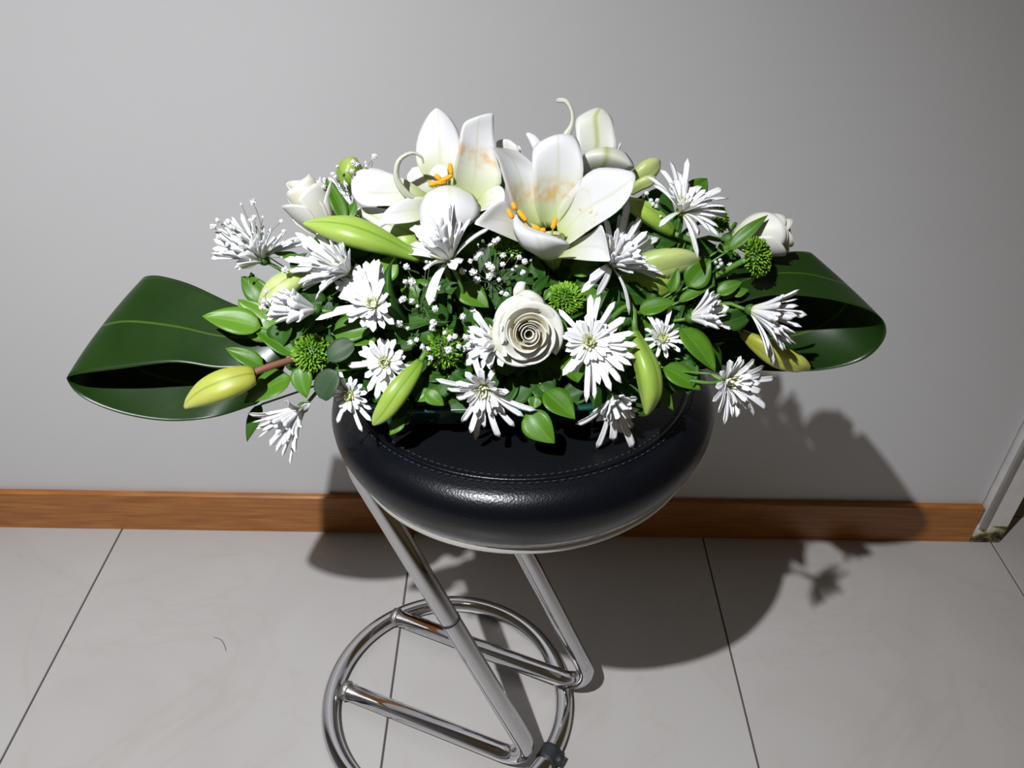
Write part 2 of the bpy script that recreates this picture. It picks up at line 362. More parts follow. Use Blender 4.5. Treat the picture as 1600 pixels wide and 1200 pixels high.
# ------------------------------------------------------------ tray with foam
def seatpt(x, y, h):                                     # x,y on the seat, h above it
    z = SC[2]+.004-((x-SC[0])*SN[0]+(y-SC[1])*SN[1])/SN[2]
    return np.array([x, y, z])+SN*h
def rrect(cx, cy, hx, hy, r, h, n=8):
    out = []
    for qx, qy, a0 in ((1, 1, 0), (-1, 1, 90), (-1, -1, 180), (1, -1, 270)):
        for k in range(n+1):
            a = math.radians(a0+90*k/n); out.append(seatpt(cx+qx*(hx-r)+r*math.cos(a), cy+qy*(hy-r)+r*math.sin(a), h))
    return out
tray = thing('flower_tray', seatpt(-.0, -.42, 0), 'dark green plastic flower tray standing on the black stool seat', 'tray')
lv = [rrect(-.02, -.415, hx, hy, r, h) for hx, hy, r, h in ((.002, .002, .001, .003), (.135, .078, .05, .003), (.148, .09, .055, .012), (.158, .100, .06, .036), (.165, .107, .064, .038), (.166, .108, .065, .042), (.162, .104, .062, .043), (.154, .096, .058, .040), (.142, .084, .05, .012), (.002, .002, .001, .008))]
n = len(lv[0]); V = np.array([p for l in lv for p in l]); F = [[i*n+k, i*n+(k+1) % n, (i+1)*n+(k+1) % n, (i+1)*n+k] for i in range(len(lv)-1) for k in range(n)]
part('tray_body', (V, F), M_TRAY, tray)
for x in (-.12, .09):
    part('tray_rib', tube([seatpt(x, -.5225, .036), seatpt(x, -.513, .014)], .003, 8), M_TRAY, tray)
foam = [rrect(-.02, -.415, hx, hy, r, h) for hx, hy, r, h in ((.002, .002, .001, .009), (.125, .060, .03, .009), (.125, .060, .03, .060), (.105, .045, .03, .075), (.002, .002, .001, .075))]
n = len(foam[0]); V = np.array([p for l in foam for p in l]); F = [[i*n+k, i*n+(k+1) % n, (i+1)*n+(k+1) % n, (i+1)*n+k] for i in range(len(foam)-1) for k in range(n)]
fo = link('floral_foam', (V, F), M_FOAM, None, True); fo['label'] = 'green floral foam block in the tray, hidden under leaves'; fo['category'] = 'floral foam'
HUB = seatpt(-.02, -.405, .065)                          # where the stems enter the foam
def hub_near(p, f=.55): 
    return np.array([HUB[0]+np.clip((p[0]-HUB[0])*f, -.11, .11), HUB[1]+np.clip((p[1]-HUB[1])*.5, -.05, .05), HUB[2]-.005])
def stem_to_hub(root, base, back, m=M_STEM, r=.0019, name='stem'):
    h = hub_near(base); L = np.linalg.norm(base-h)
    part(name, tube(cat_rom([base, base+np.asarray(back)*min(.03, L*.35), h*.6+base*.4+np.asarray(back)*.01, h], 10), r, 7), m, root)

# ------------------------------------------------------------ chrysanthemums
def strip(p0, c, p1, w, up, n=8, cup=.35, twist=0):
    """a thin channelled ray petal along a bezier, rounded tip"""
    p0, c, p1 = map(np.asarray, (p0, c, p1)); rows = []
    for i in range(n+1):
        t = i/n; p = (1-t)**2*p0+2*t*(1-t)*c+t*t*p1; d = unit(2*(1-t)*(c-p0)+2*t*(p1-c))
        s = unit(np.cross(d, up)); s = s if np.isfinite(s).all() else np.array([1., 0, 0])
        nn = np.cross(s, d)
        a = twist*t; s, nn = s*math.cos(a)+nn*math.sin(a), nn*math.cos(a)-s*math.sin(a)
        ww = w*(.38+.62*math.sin(math.pi*min(1, t*1.05)*.62)**1.0)
        if t > .86: ww *= math.sqrt(max(.0, 1-((t-.86)/.14)**2))*.92+.10
        rows.append([p+s*ww*x+nn*ww*y for x, y in ((-1, cup), (-.5, .02), (.5, .02), (1, cup), (.5, -.30), (-.5, -.30))])
    V = np.array(rows).reshape(-1, 3); F = []; U = []
    for i in range(n+1):
        for k in range(6): U.append((i/n, (0, .25, .75, 1, .75, .25)[k]))
    for i in range(n):
        for k in range(6): F.append([i*6+k, i*6+(k+1) % 6, (i+1)*6+(k+1) % 6, (i+1)*6+k])
    F.append([5, 4, 3, 2, 1, 0]); F.append([n*6+k for k in range(6)])
    return V, F, U
def basis(F):
    F = unit(F); a = unit(np.cross(F, UP if abs(F@UP) < .9 else RT)); return F, a, np.cross(F, a)
def mum(cx, cy, F, tips, label, t=None, R=.040, w=.0031, mid=14, inner=16, cupa=55, disc=True, plane=True, fill=0, back=0, w2=None):
    t = t or T0(cx, cy); C = P(cx, cy, t); Fw, e1, e2 = basis(D(F)); rg = random.Random(int(cx*7+cy))
    root = thing('chrysanthemum', C-Fw*.004, label, 'chrysanthemum', 'white chrysanthemums in the bouquet')
    def petal(tip, bow, ww, name='petal', r0=.0035, sc=1):
        rad = tip-C; rad = rad-Fw*(rad@Fw); rad = unit(rad) if np.linalg.norm(rad) > 1e-5 else e1
        b = C+rad*r0; L = np.linalg.norm(tip-b)
        c = b+(tip-b)*.5+Fw*L*bow
        up = Fw*.8+(-rad)*.5
        part(name, strip(b, c, tip, ww*rg.uniform(.85, 1.12), up, cup=rg.uniform(.15, .55), twist=rg.uniform(-.5, .5)), M_MUM, root)
    world = []
    for tp in tips:
        x, y = tp[0], tp[1]; s = tp[2] if len(tp) > 2 else None
        ray = FW+(x-800)/FOC*RT-(y-600)/FOC*UP
        if plane and s is None:
            h = R*rg.uniform(.05, .30); den = ray@Fw
            tt = ((C+Fw*h-CAM)@Fw)/den if abs(den) > .2 else t
            tt = min(max(tt, t-R*.75), t+R*.6)
        else:
            d = math.hypot(x-cx, y-cy)/FOC*t; tt = t-(1 if s is None else s)*math.sqrt(max(0, R*R-d*d))
        tip = CAM+tt*ray; world.append(tip); petal(tip, rg.uniform(.10, .24), w)
    for k in range(fill):                              # petals between the measured ones, nearer the viewer
        i = rg.randrange(len(world)); a = world[i]; b = world[(i+1) % len(world)]
        m = a*rg.uniform(.3, .7); f = rg.uniform(.3, .7); m = a*f+b*(1-f)
        L = np.linalg.norm(m-C); m = C+unit(m-C-FW*rg.uniform(0, .5)*L)*L*rg.uniform(.8, 1.0)
        petal(m, rg.uniform(.06, .2), w)
    for k in range(back):
        a = rg.uniform(0, 2*math.pi); th = math.radians(rg.uniform(88, 112)); m = C+R*rg.uniform(.6, .85)*(math.cos(th)*Fw+math.sin(th)*(math.cos(a)*e1+math.sin(a)*e2))
        petal(m, .15, w)
    for k in range(mid):
        a = 2*math.pi*(k+rg.uniform(-.25, .25))/mid; th = math.radians(cupa+rg.uniform(-9, 9)); L = R*rg.uniform(.52, .70)
        m = C+L*(math.cos(th)*Fw+math.sin(th)*(math.cos(a)*e1+math.sin(a)*e2)); petal(m, rg.uniform(.02, .14), w*.88, r0=.003)
    gs = []
    for k in range(inner):
        a = 2.4*k; th = math.radians(12+30*(k/inner)+rg.uniform(-5, 5)); L = R*rg.uniform(.26, .40)*(1 if disc else 1.3)
        d = math.cos(th)*Fw+math.sin(th)*(math.cos(a)*e1+math.sin(a)*e2); rad = unit(math.cos(a)*e1+math.sin(a)*e2)
        gs.append(strip(C+rad*.002, C+d*L*.5+rad*.0015, C+d*L, w*.62, -rad+Fw*.3, n=4))
    if gs: part('inner_petals', join(gs), M_MUMI, root, kind='stuff')
    if disc:
        gs = []
        for k in range(34):
            a = 2.4*k; r = .0062*math.sqrt(k/34); d = math.cos(a)*e1+math.sin(a)*e2
            b = C+d*r+Fw*.002; gs.append(strip(b, b+Fw*.003+d*.0004, b+Fw*(.0055-.0018*r/.0055)+d*.0012, .00075, d, n=3))
        gs.append(lathe([(.0005, .0045), (.003, .004), (.0055, .002), (.006, -.001)], C, Fw, 14))
        part('disc', join(gs), M_MUMC, root, kind='stuff')
    part('calyx', lathe([(.0022, -.0060), (.0040, -.0048), (.0056, -.0022), (.0060, .0005), (.0048, .0030), (.0034, .0015), (.0005, .001)], C, Fw, 16), M_CALYX, root)
    stem_to_hub(root, C-Fw*.006, -Fw)
    return root

mum(412, 406, (-.75, .45, .35), [(330,404),(332,388),(334,374),(340,358),(350,346),(362,338),(377,333),(393,345),(412,352),(447,362),(468,372),(478,381),(352,395,.6),(360,380,.8),(430,372,.8),(400,370,.9),(370,360,.8),(345,368),(425,355)], 'white chrysanthemum farthest up on the left, veiled by tiny white gypsophila', t=.855, R=.048, w=.0040, cupa=45, mid=18, disc=False, fill=34, inner=10)
mum(545, 424, (-.6, .42, .65), [(452,402),(450,425),(453,432),(470,380),(480,370),(497,360),(508,352),(522,362),(534,382),(545,392),(460,446),(470,455),(492,470),(465,415,.7),(485,395,.8),(475,437,.8),(500,380,.9),(505,448,.8),(515,375,.8),(478,403),(500,455)], 'white chrysanthemum fanning up and left, directly above the cup-shaped half-closed bloom', t=.822, R=.055, w=.0035, cupa=45, mid=16, disc=False, fill=20, inner=8)
mum(585, 478, (-.18, .35, .9), [(524,448),(523,440),(531,430),(550,425),(556,412),(572,408),(585,405),(597,412),(605,425),(612,450),(606,475),(616,507),(600,514),(583,519),(566,511),(545,504),(552,490),(493,500),(520,487),(541,420),(563,418),(592,405),(530,460),(575,512)], 'white chrysanthemum with a yellow-green eye beside the dark curved leaf blade', t=.812, R=.045, w=.0035, mid=20, cupa=55, fill=8, inner=22)
mum(492, 484, (-.8, .12, .5), [(411,470),(414,492),(417,499),(424,464),(432,452),(444,450),(457,452),(430,503),(447,503),(466,503)], 'cup-shaped half-closed white chrysanthemum on the left, above the green button bloom', t=.822, R=.048, w=.0044, mid=0, disc=False, plane=False, fill=26, inner=0)
mum(602, 567, (-.05, .05, .95), [(560,550),(543,571),(566,541),(578,532),(594,528),(606,530),(618,530),(630,548),(634,557),(649,577),(637,590),(624,605),(609,643),(601,616),(588,624),(575,612),(570,590),(582,600),(613,612),(598,606)], 'white chrysanthemum facing front above the slanting green bud at left', t=.822, R=.036, mid=14, cupa=52, inner=16, back=4)
mum(546, 617, (-.1, -.1, .9), [(530,576),(532,592),(520,608),(521,626),(527,661),(541,640),(552,646),(566,675),(580,658),(581,640),(574,613),(566,600),(548,588),(534,597),(558,592),(574,628),(534,636),(560,640)], 'small ragged white chrysanthemum hanging over the tray rim at left', t=.835, R=.032, w=.0023, mid=14, cupa=52, inner=14)
mum(473, 637, (-.62, -.68, .25), [(387,646),(403,684),(421,697),(441,714),(454,728),(431,707),(461,707),(471,668),(449,626),(484,630),(395,660),(410,672,.8),(430,680,.8),(450,690,.8),(425,660,1),(445,665,1),(457,680,.9),(413,655,.8)], 'lowest left white chrysanthemum, seen from the side, drooping below the green leaves', t=.835, R=.056, w=.0034, mid=0, disc=False, plane=False, fill=14, inner=0)
mum(757, 606, (-.12, -.42, .85), [(681,592),(699,607),(713,621),(721,659),(735,677),(743,687),(756,669),(781,684),(789,645),(805,667),(819,651),(839,641),(772,577),(751,575),(727,581),(768,640),(748,655),(733,630),(712,597),(776,650),(740,600),(742,640),(796,612)], 'largest white chrysanthemum hanging over the front of the black seat', t=.825, R=.046, mid=16, cupa=48, inner=16, back=2)
mum(921, 535, (-.12, .1, .95), [(873,483),(879,525),(879,587),(896,584),(916,629),(929,624),(937,601),(955,611),(971,599),(987,571),(994,560),(997,540),(992,520),(977,496),(961,471),(937,461),(923,460),(946,498),(966,510),(905,500),(918,490),(899,548),(950,590),(978,556),(984,545),(962,575),(900,565),(940,500),(955,488),(972,530)], 'big shaggy white chrysanthemum with a green eye just right of the open rose', t=.805, R=.045, mid=26, cupa=58, inner=20, fill=6)
mum(779, 536, (-.5, .1, .75), [(735,475),(743,486),(743,499),(729,512),(733,524),(731,536),(721,547),(729,560),(728,571),(750,578),(765,577),(785,573),(745,545,.7),(750,520,.7),(755,560,.7),(748,508)], 'white chrysanthemum half hidden behind the open rose, on its left', t=.818, R=.050, w=.0036, mid=10, cupa=50, disc=False, fill=6)
mum(957, 622, (.28, -.62, .7), [(899,663),(932,701),(957,689),(989,701),(971,677),(988,669),(999,643),(992,653),(996,622),(932,659),(940,640),(950,665),(925,645),(980,640,.8),(965,655,.9),(948,650,.9)], 'white chrysanthemum facing down on the seat beside the tip of the long green bud', t=.832, R=.038, w=.0036, mid=12, cupa=38, inner=14, fill=6)
mum(1034, 530, (.15, .2, .95), [(1011,490),(1017,500),(1048,478),(1046,508),(1060,517),(1075,536),(1063,550),(1042,560),(1026,558),(1007,514),(1006,531),(1012,545),(1056,530),(1033,500),(1025,497)], 'small white chrysanthemum with a yellow-green eye right of the long green bud', t=.832, R=.030, w=.0022, mid=14, cupa=50, inner=16)
mum(1080, 497, (.72, .12, .5), [(1107,451),(1125,459),(1127,470),(1139,480),(1136,492),(1128,505),(1143,514),(1116,454),(1124,514),(1105,508),(1120,470,.9),(1112,480,1),(1115,495,1)], 'narrow half-closed white chrysanthemum pointing right, above the glossy drooping leaf', t=.835, R=.042, w=.0034, mid=0, disc=False, plane=False, fill=14, inner=0)
mum(1173, 484, (.70, -.15, .45), [(1249,452),(1246,467),(1261,492),(1248,478),(1253,511),(1244,521),(1245,538),(1228,547),(1208,573),(1200,560),(1238,498,.9),(1225,520,1),(1215,500,1),(1220,475,1),(1215,535,1),(1236,530),(1225,460)], 'white chrysanthemum opening sideways against the right-hand broad leaf', t=.825, R=.056, w=.0035, mid=0, disc=False, plane=False, fill=18, inner=0)
mum(1135, 597, (.45, .0, .8), [(1158,556),(1179,561),(1194,572),(1211,591),(1190,586),(1189,613),(1190,630),(1198,639),(1180,652),(1151,652),(1131,663),(1113,627),(1118,605),(1125,580),(1140,562),(1170,640),(1122,645),(1165,580),(1160,632)], 'rightmost low white chrysanthemum, hanging beyond the edge of the seat', t=.795, R=.043, mid=14, cupa=48, inner=14, fill=4)
mum(1065, 330, (.1, .5, .6), [(1011,275),(1022,290),(1032,265),(1047,251),(1060,267),(1070,270),(1095,290),(1083,292),(1130,295),(1139,310),(1137,340),(1122,355),(1122,370),(1108,362),(1090,402),(1092,367),(1030,354),(1137,333),(1045,285),(1055,280),(1102,303),(1110,310),(1038,300),(1074,285)], 'topmost white chrysanthemum on the right, against the wall, with long spidery petals', t=.845, R=.052, mid=14, cupa=42, inner=16, fill=6)
mum(955, 413, (.35, .35, .6), [(980,330),(968,335),(1005,337),(990,345),(1000,360),(1025,370),(1012,367),(1040,380),(1022,385),(1040,405),(1042,430),(1030,437),(1020,420),(908,457),(932,461),(983,492),(945,340),(950,358),(994,388,.8),(1005,400,.9),(1010,412,1),(975,370,.8),(920,440)], 'large white chrysanthemum right under the front lily, pointing to the right', t=.838, R=.060, w=.0036, mid=16, cupa=40, disc=False, inner=12, fill=16)
mum(702, 407, (-.3, .7, .5), [(641,355),(650,352),(641,381),(622,395),(664,422),(697,312),(708,310),(685,327),(718,345),(766,357),(671,477),(650,390),(660,360),(670,345),(680,372,.8),(695,350,.9),(710,335),(672,385,.9),(655,372),(688,340,.8),(702,330)], 'tall white chrysanthemum in the middle, under the left lily, like an upright fan', t=.808, R=.062, w=.0046, mid=10, cupa=30, disc=False, fill=18, inner=12)
mum(548, 333, (-.4, .6, .3), [(514,277),(522,290),(530,284),(540,292),(515,300),(526,305),(538,280)], 'white chrysanthemum showing a few petals beside the rose bud at upper left', t=.875, R=.05, mid=4, disc=False, inner=0)

# ------------------------------------------------------------ lilies
def sheet(rows, nu=18, nv=10, thick=.0005):
    """rows: stations base->tip, each three (x, y, depth) measures: left edge, middle, right edge"""
    pts = [[P(*q) for q in r] for r in rows]
    A = [cat_rom([r[k] for r in pts], nu) for k in range(3)]; out = []
    for i in range(nu+1):
        a, m, b = A[0][i], A[1][i], A[2][i]; row = []
        for j in range(nv+1):
            s = j/nv; row.append((1-s)*(1-2*s)*a+4*s*(1-s)*m+s*(2*s-1)*b)
        out.append(row)
    return grid(out, thick)
def lily(label, loc, petals, anthers=(), t=.82, base=None, filbase=None, tubepts=None):
    root = thing('lily', loc, label, 'lily', 'white lilies in the bouquet')
    for spec in petals:
        rows, m = spec[0], spec[1]
        part('petal', sheet(rows), m, root, **({'label': spec[2]} if len(spec) > 2 else {}))
    for (x, y, ang, tt, ln) in anthers:
        c = P(x, y, tt); d = D((math.cos(ang), math.sin(ang), .1)); 
        host = root
        if filbase is not None: host = part('filament', tube(cat_rom([filbase, filbase*.5+c*.5-UP*.003, c+FW*.0015], 6), .0009, 6), M_STYLE, root)
        part('anther', tube([c+d*ln*s for s in (-.5, -.42, -.2, .1, .4, .5)], [.001, .0022, .0027, .0027, .0022, .001], 10), M_POLLEN, host)
    if tubepts: part('throat', tube([P(x, y, tt) for x, y, tt, r in tubepts], [r for *_, r in tubepts], 16), M_BUDP, root)
    stem_to_hub(root, P(*base), unit(HUB-P(*base)), r=.003)
    return root
B = (862, 392, .868)                          # throat of the front lily
def row(*a): return list(a)
L1 = [
 # top petal, broad, tip rolled back
 ([((846,352,.870),(858,355,.874),(870,352,.870)), ((836,320,.852),(866,318,.862),(893,318,.852)), ((832,275,.838),(872,272,.846),(911,275,.838)), ((832,240,.836),(872,228,.834),(908,236,.836)), ((838,226,.842),(872,211,.836),(900,216,.842)), ((850,222,.856),(873,214,.852),(890,214,.856))], M_LILYT),
 # upper left petal, pointed
 ([((838,362,.872),(846,358,.876),(855,356,.872)), ((806,330,.846),(822,318,.862),(846,322,.860)), ((790,290,.830),(814,282,.850),(846,285,.850)), ((778,250,.822),(802,252,.840),(838,262,.846)), ((768,232,.818),(784,234,.826),(808,236,.836)), ((766,229,.818),(768,230,.818),(772,230,.819))], M_LILYT),
 # right petal, largest
 ([((866,382,.872),(874,380,.874),(872,370,.874)), ((884,384,.846),(888,355,.862),(870,330,.862)), ((925,356,.822),(918,326,.842),(892,298,.846)), ((962,332,.806),(958,302,.820),(925,266,.834)), ((985,306,.806),(982,284,.810),(960,262,.826)), ((992,284,.810),(993,275,.812),(988,268,.816))], M_LILYF),
 # left petal, low
 ([((850,398,.868),(848,385,.874),(850,372,.874)), ((822,384,.846),(822,366,.862),(836,352,.868)), ((790,370,.826),(796,348,.846),(812,340,.858)), ((762,358,.812),(770,342,.828),(790,314,.840)), ((748,353,.808),(752,345,.812),(764,326,.824)), ((742,350,.808),(742,348,.808),(744,345,.810))], M_LILY),
 # lower right petal
 ([((862,404,.860),(870,398,.870),(876,388,.872)), ((888,404,.834),(892,388,.850),(898,376,.856)), ((918,407,.808),(920,385,.826),(926,362,.834)), ((940,408,.794),(942,388,.806),(940,352,.816)), ((950,408,.790),(951,402,.792),(950,390,.796)), ((953,408,.790),(953,407,.790),(953,405,.790))], M_LILY),
 # bottom petal, folded forward
 ([((848,402,.866),(860,408,.868),(870,404,.868)), ((834,396,.836),(852,404,.826),(872,402,.838)), ((815,384,.814),(844,388,.800),(880,392,.818)), ((803,362,.806),(838,368,.792),(890,382,.802)), ((802,344,.812),(824,358,.800),(868,370,.802)), ((808,334,.820),(814,346,.812),(832,358,.808))], M_LILY),
]
lily('front white lily, wide open, orange pollen smeared around its throat', P(862, 402, .866), L1,
     [(797,334,-1.1,.828,.011),(816,337,-.9,.828,.014),(803,322,-1.2,.834,.008),(838,356,-.5,.818,.009),(866,349,1.25,.826,.012),(848,360,.2,.818,.006),(822,354,-.8,.82,.007)], base=(864,408,.872), filbase=P(856, 380, .872),
     tubepts=[(866,422,.885,.004),(864,410,.868,.008),(861,398,.862,.014),(858,384,.862,.017),(857,372,.864,.018)])
L2 = [
 ([((680,300,.880),(690,302,.884),(700,300,.880)), ((654,262,.872),(688,262,.876),(722,262,.872)), ((650,235,.872),(687,232,.872),(723,236,.874)), ((655,208,.874),(686,204,.870),(716,206,.876)), ((668,182,.876),(684,177,.874),(702,184,.878)), ((680,170,.878),(683,169,.878),(687,171,.879))], M_LILY),
 ([((712,318,.884),(724,322,.884),(735,318,.880)), ((708,270,.860),(740,285,.872),(782,290,.866)), ((716,232,.850),(744,240,.862),(776,245,.864)), ((721,202,.848),(746,204,.856),(772,212,.862)), ((728,190,.850),(750,184,.852),(771,182,.858)), ((745,183,.856),(760,178,.856),(771,178,.860))], M_LILYS),
 ([((672,322,.868),(668,314,.876),(672,306,.876)), ((635,322,.856),(640,302,.864),(640,284,.862)), ((600,322,.850),(600,302,.856),(612,272,.858)), ((568,322,.850),(572,300,.850),(585,263,.858)), ((552,308,.854),(554,290,.852),(562,266,.858)), ((549,290,.858),(549,284,.858),(551,275,.860))], M_LILY),
 ([((676,336,.856),(680,324,.866),(680,314,.868)), ((650,346,.838),(655,328,.852),(668,308,.856)), ((622,350,.832),(628,330,.840),(640,309,.848)), ((602,352,.832),(606,336,.832),(616,318,.840)), ((592,358,.834),(593,350,.832),(598,336,.836)), ((590,360,.836),(590,359,.836),(591,357,.836))], M_LILY),
 ([((640,378,.862),(660,370,.868),(668,350,.868)), ((612,378,.858),(625,360,.862),(640,340,.862)), ((585,352,.864),(600,346,.860),(615,330,.862)), ((560,336,.872),(575,334,.866),(590,325,.868)), ((550,332,.876),(553,330,.874),(560,325,.874)), ((547,334,.878),(547,333,.878),(549,331,.878))], M_LILYB),
 ([((690,318,.870),(704,318,.874),(718,318,.870)), ((668,302,.850),(702,290,.854),(738,304,.852)), ((657,318,.842),(702,300,.836),(750,326,.846)), ((656,345,.840),(700,330,.832),(746,342,.844)), ((664,362,.842),(700,352,.836),(730,354,.844)), ((690,372,.846),(704,370,.842),(715,362,.846))], M_LILY),
 ([((735,330,.862),(742,322,.868),(745,312,.868)), ((748,330,.848),(762,315,.856),(760,298,.860)), ((758,328,.844),(776,310,.850),(776,290,.856)), ((772,324,.844),(784,310,.848),(786,294,.852)), ((786,318,.846),(789,312,.848),(789,304,.850))], M_LILYS),
 ([((668,318,.862),(664,322,.860),(660,326,.862)), ((640,300,.846),(634,303,.842),(630,307,.846)), ((624,275,.838),(619,277,.834),(615,279,.838)), ((628,252,.834),(623,251,.830),(619,250,.834)), ((645,242,.834),(643,239,.830),(641,236,.834)), ((657,247,.836),(658,245,.833),(659,243,.836)), ((661,256,.838),(662,256,.836),(663,255,.838))], M_LILYB, 'narrow petal curled over at its tip'),
 ([((700,304,.884),(690,310,.888),(675,306,.884)), ((700,280,.872),(672,292,.880),(645,290,.872)), ((698,262,.870),(668,272,.876),(636,276,.872)), ((690,256,.874),(666,258,.876),(644,262,.874))], M_LILY),
]
lily('left white lily with a narrow petal curled like a hook', P(700, 322, .874), L2,
     [(679,287,.25,.862,.013),(697,279,.45,.858,.015),(704,264,1.7,.862,.012),(684,277,-.7,.862,.008),(690,285,.1,.86,.011)], base=(704,335,.885), filbase=P(702, 312, .878),
     tubepts=[(700,398,.885,.004),(702,372,.882,.012),(703,350,.876,.017),(705,322,.874,.019),(704,306,.874,.019)])
L3 = [
 ([((905,262,.890),(918,262,.892),(930,262,.890)), ((904,235,.880),(932,232,.884),(961,236,.882)), ((900,208,.878),(932,206,.880),(961,210,.880)), ((901,186,.880),(930,184,.878),(957,188,.882)), ((918,174,.884),(936,171,.882),(950,178,.885)), ((934,169,.886),(938,169,.886),(942,172,.887))], M_LILYB),
 ([((912,275,.885),(930,278,.888),(955,276,.885)), ((908,258,.868),(945,255,.862),(985,266,.870)), ((910,246,.862),(948,240,.855),(990,258,.865)), ((916,238,.868),(948,231,.864),(978,240,.870)), ((930,233,.878),(948,230,.876),(964,234,.880))], M_LILYB, 'petal turned down, yellow-green outside'),
 ([((884,250,.885),(890,250,.884),(897,250,.885)), ((878,215,.878),(884,216,.876),(891,217,.878)), ((890,195,.876),(893,196,.874),(896,198,.876)), ((892,178,.876),(894,177,.874),(897,177,.876)), ((884,162,.876),(886,159,.874),(888,157,.876)), ((874,160,.878),(875,156,.876),(876,153,.878)), ((869,159,.880),(869,157,.879),(870,155,.880))], M_LILYB, 'narrow petal ending in a backward hook'),
 ([((858,262,.890),(864,256,.890),(868,248,.890)), ((838,242,.886),(842,236,.884),(850,228,.886)), ((826,218,.888),(832,215,.886),(838,213,.888)), ((822,210,.890),(823,208,.890),(826,207,.890))], M_LILY),
 ([((950,262,.890),(958,258,.890),(962,250,.890)), ((962,240,.888),(966,232,.886),(970,226,.888)), ((966,228,.892),(968,225,.892),(970,223,.892))], M_LILY),
 ([((900,262,.892),(885,262,.894),(870,262,.892)), ((905,238,.888),(888,232,.892),(872,232,.890)), ((908,222,.892),(898,218,.894),(890,220,.893))], M_LILY),
]
lily('rear white lily rising behind the front one, one petal hooked upward', P(915, 270, .888), L3, base=(905,285,.893), tubepts=[(890,320,.90,.004),(898,300,.898,.010),(905,280,.895,.015),(912,264,.89,.016)])
lw = thing('lily', P(785, 260, .9), 'mostly hidden white lily behind, only petal tips showing between the front and left lilies', 'lily', 'white lilies in the bouquet')
for r in ([((770,262,.895),(785,262,.898),(800,262,.895)), ((775,235,.888),(792,230,.89),(812,236,.888)), ((776,222,.888),(790,219,.888),(802,222,.89)), ((782,220,.892),(788,218,.892),(794,219,.893))],
          [((800,262,.90),(806,262,.90),(812,260,.90)), ((802,240,.893),(808,236,.893),(814,236,.893)), ((806,230,.894),(810,228,.894),(813,229,.894))]):
    part('petal', sheet(r, 10, 6), M_LILY, lw)
stem_to_hub(lw, P(788, 268, .90), unit(HUB-P(788, 268, .90)), r=.003)

# ------------------------------------------------------------ lily buds
def bud(pts, label, m, stem=None, stemm=M_STEM, sr=.0032):
    """pts: base -> tip, (x, y, depth, half width in photo pixels)"""
    path = cat_rom([P(x, y, t) for x, y, t, w in pts], 22); rad = [max(.0006, float(r[0])) for r in cat_rom([np.array([w/FOC*t]) for x, y, t, w in pts], 22)]
    root = thing('lily_bud', P(*pts[0][:3]), label, 'flower bud', 'green lily buds in the bouquet')
    part('bud_body', tube(path, rad, 30, 3, -.13), m, root)
    if stem:
        part('stem', tube(cat_rom([P(*pts[0][:3])]+[P(*q) for q in stem], 8), sr, 9), stemm, root)
        stem_to_hub(root, P(*stem[-1]), unit(HUB-P(*stem[-1])), stemm, sr*.9)
    else: stem_to_hub(root, P(*pts[0][:3]), unit(P(*pts[0][:3])-P(*pts[1][:3])), r=.003)
bud([(398,590,.815,13),(385,592,.812,19),(355,602,.808,24),(325,614,.808,21),(302,627,.810,12),(289,637,.812,3)], 'yellow-green lily bud on a reddish stem over the left broad leaf', M_BUDY, [(398,582,.815),(430,570,.825),(465,560,.84)], M_STEMR, .0036)
bud([(655,404,.832,8),(625,392,.826,13),(590,378,.820,20),(550,365,.818,24),(515,357,.820,18),(490,352,.824,9),(474,349,.826,2)], 'long lime green lily bud lying left under the left lily', M_BUD)
bud([(656,566,.825,7),(645,582,.818,12),(622,612,.812,17),(604,638,.814,15),(590,655,.818,9),(583,664,.820,2)], 'slanting green lily bud below the front-facing chrysanthemum at left', M_BUD)
bud([(992,518,.812,6),(997,540,.806,13),(1010,575,.800,19),(1016,608,.802,18),(1014,630,.806,12),(1010,648,.810,3)], 'long upright green lily bud right of the shaggy chrysanthemum', M_BUD)
bud([(985,425,.868,14),(1015,415,.862,24),(1045,408,.858,23),(1070,405,.858,17),(1088,405,.860,8),(1096,406,.862,2)], 'pale lily bud lying behind the chrysanthemum under the front lily', M_BUDP)
bud([(950,440,.872,10),(985,444,.868,20),(1020,446,.866,20),(1045,444,.868,12),(1062,442,.87,3)], 'shaded olive lily bud, the lower of two lying right of the middle', M_BUD)
bud([(1050,364,.862,8),(1030,348,.856,14),(1005,330,.852,15),(985,320,.854,10),(968,317,.858,3)], 'curved green lily bud under the right edge of the front lily', M_BUD)
bud([(1160,520,.87,6),(1185,536,.862,14),(1215,553,.858,19),(1243,565,.858,16),(1258,572,.860,9),(1265,577,.862,2)], 'small yellow-green lily bud resting on the right-hand broad leaf', M_BUDY)
bud([(540,300,.90,10),(545,280,.895,20),(549,262,.892,21),(553,252,.893,12),(556,247,.894,2)], 'round-tipped pale green lily bud standing at upper left behind gypsophila', M_BUD)
bud([(985,290,.90,10),(998,276,.895,15),(1012,264,.893,16),(1024,256,.893,11),(1031,252,.894,3)], 'pale green lily bud poking up right of the rear lily, against the wall', M_BUDP)
bud([(985,300,.885,6),(1000,288,.88,9),(1014,282,.878,9),(1024,278,.878,3)], 'small pale bud just under the bud right of the rear lily', M_BUDP)
bud([(480,425,.85,8),(462,436,.846,17),(438,452,.842,20),(420,464,.842,14),(405,474,.844,3)], 'lime bud behind the cup-shaped half-closed chrysanthemum at left', M_BUDP)
bud([(668,400,.87,8),(655,385,.868,20),(638,372,.868,24),(622,362,.87,18),(610,352,.874,6)], 'dark olive lily bud in the shade under the left lily', M_BUD)

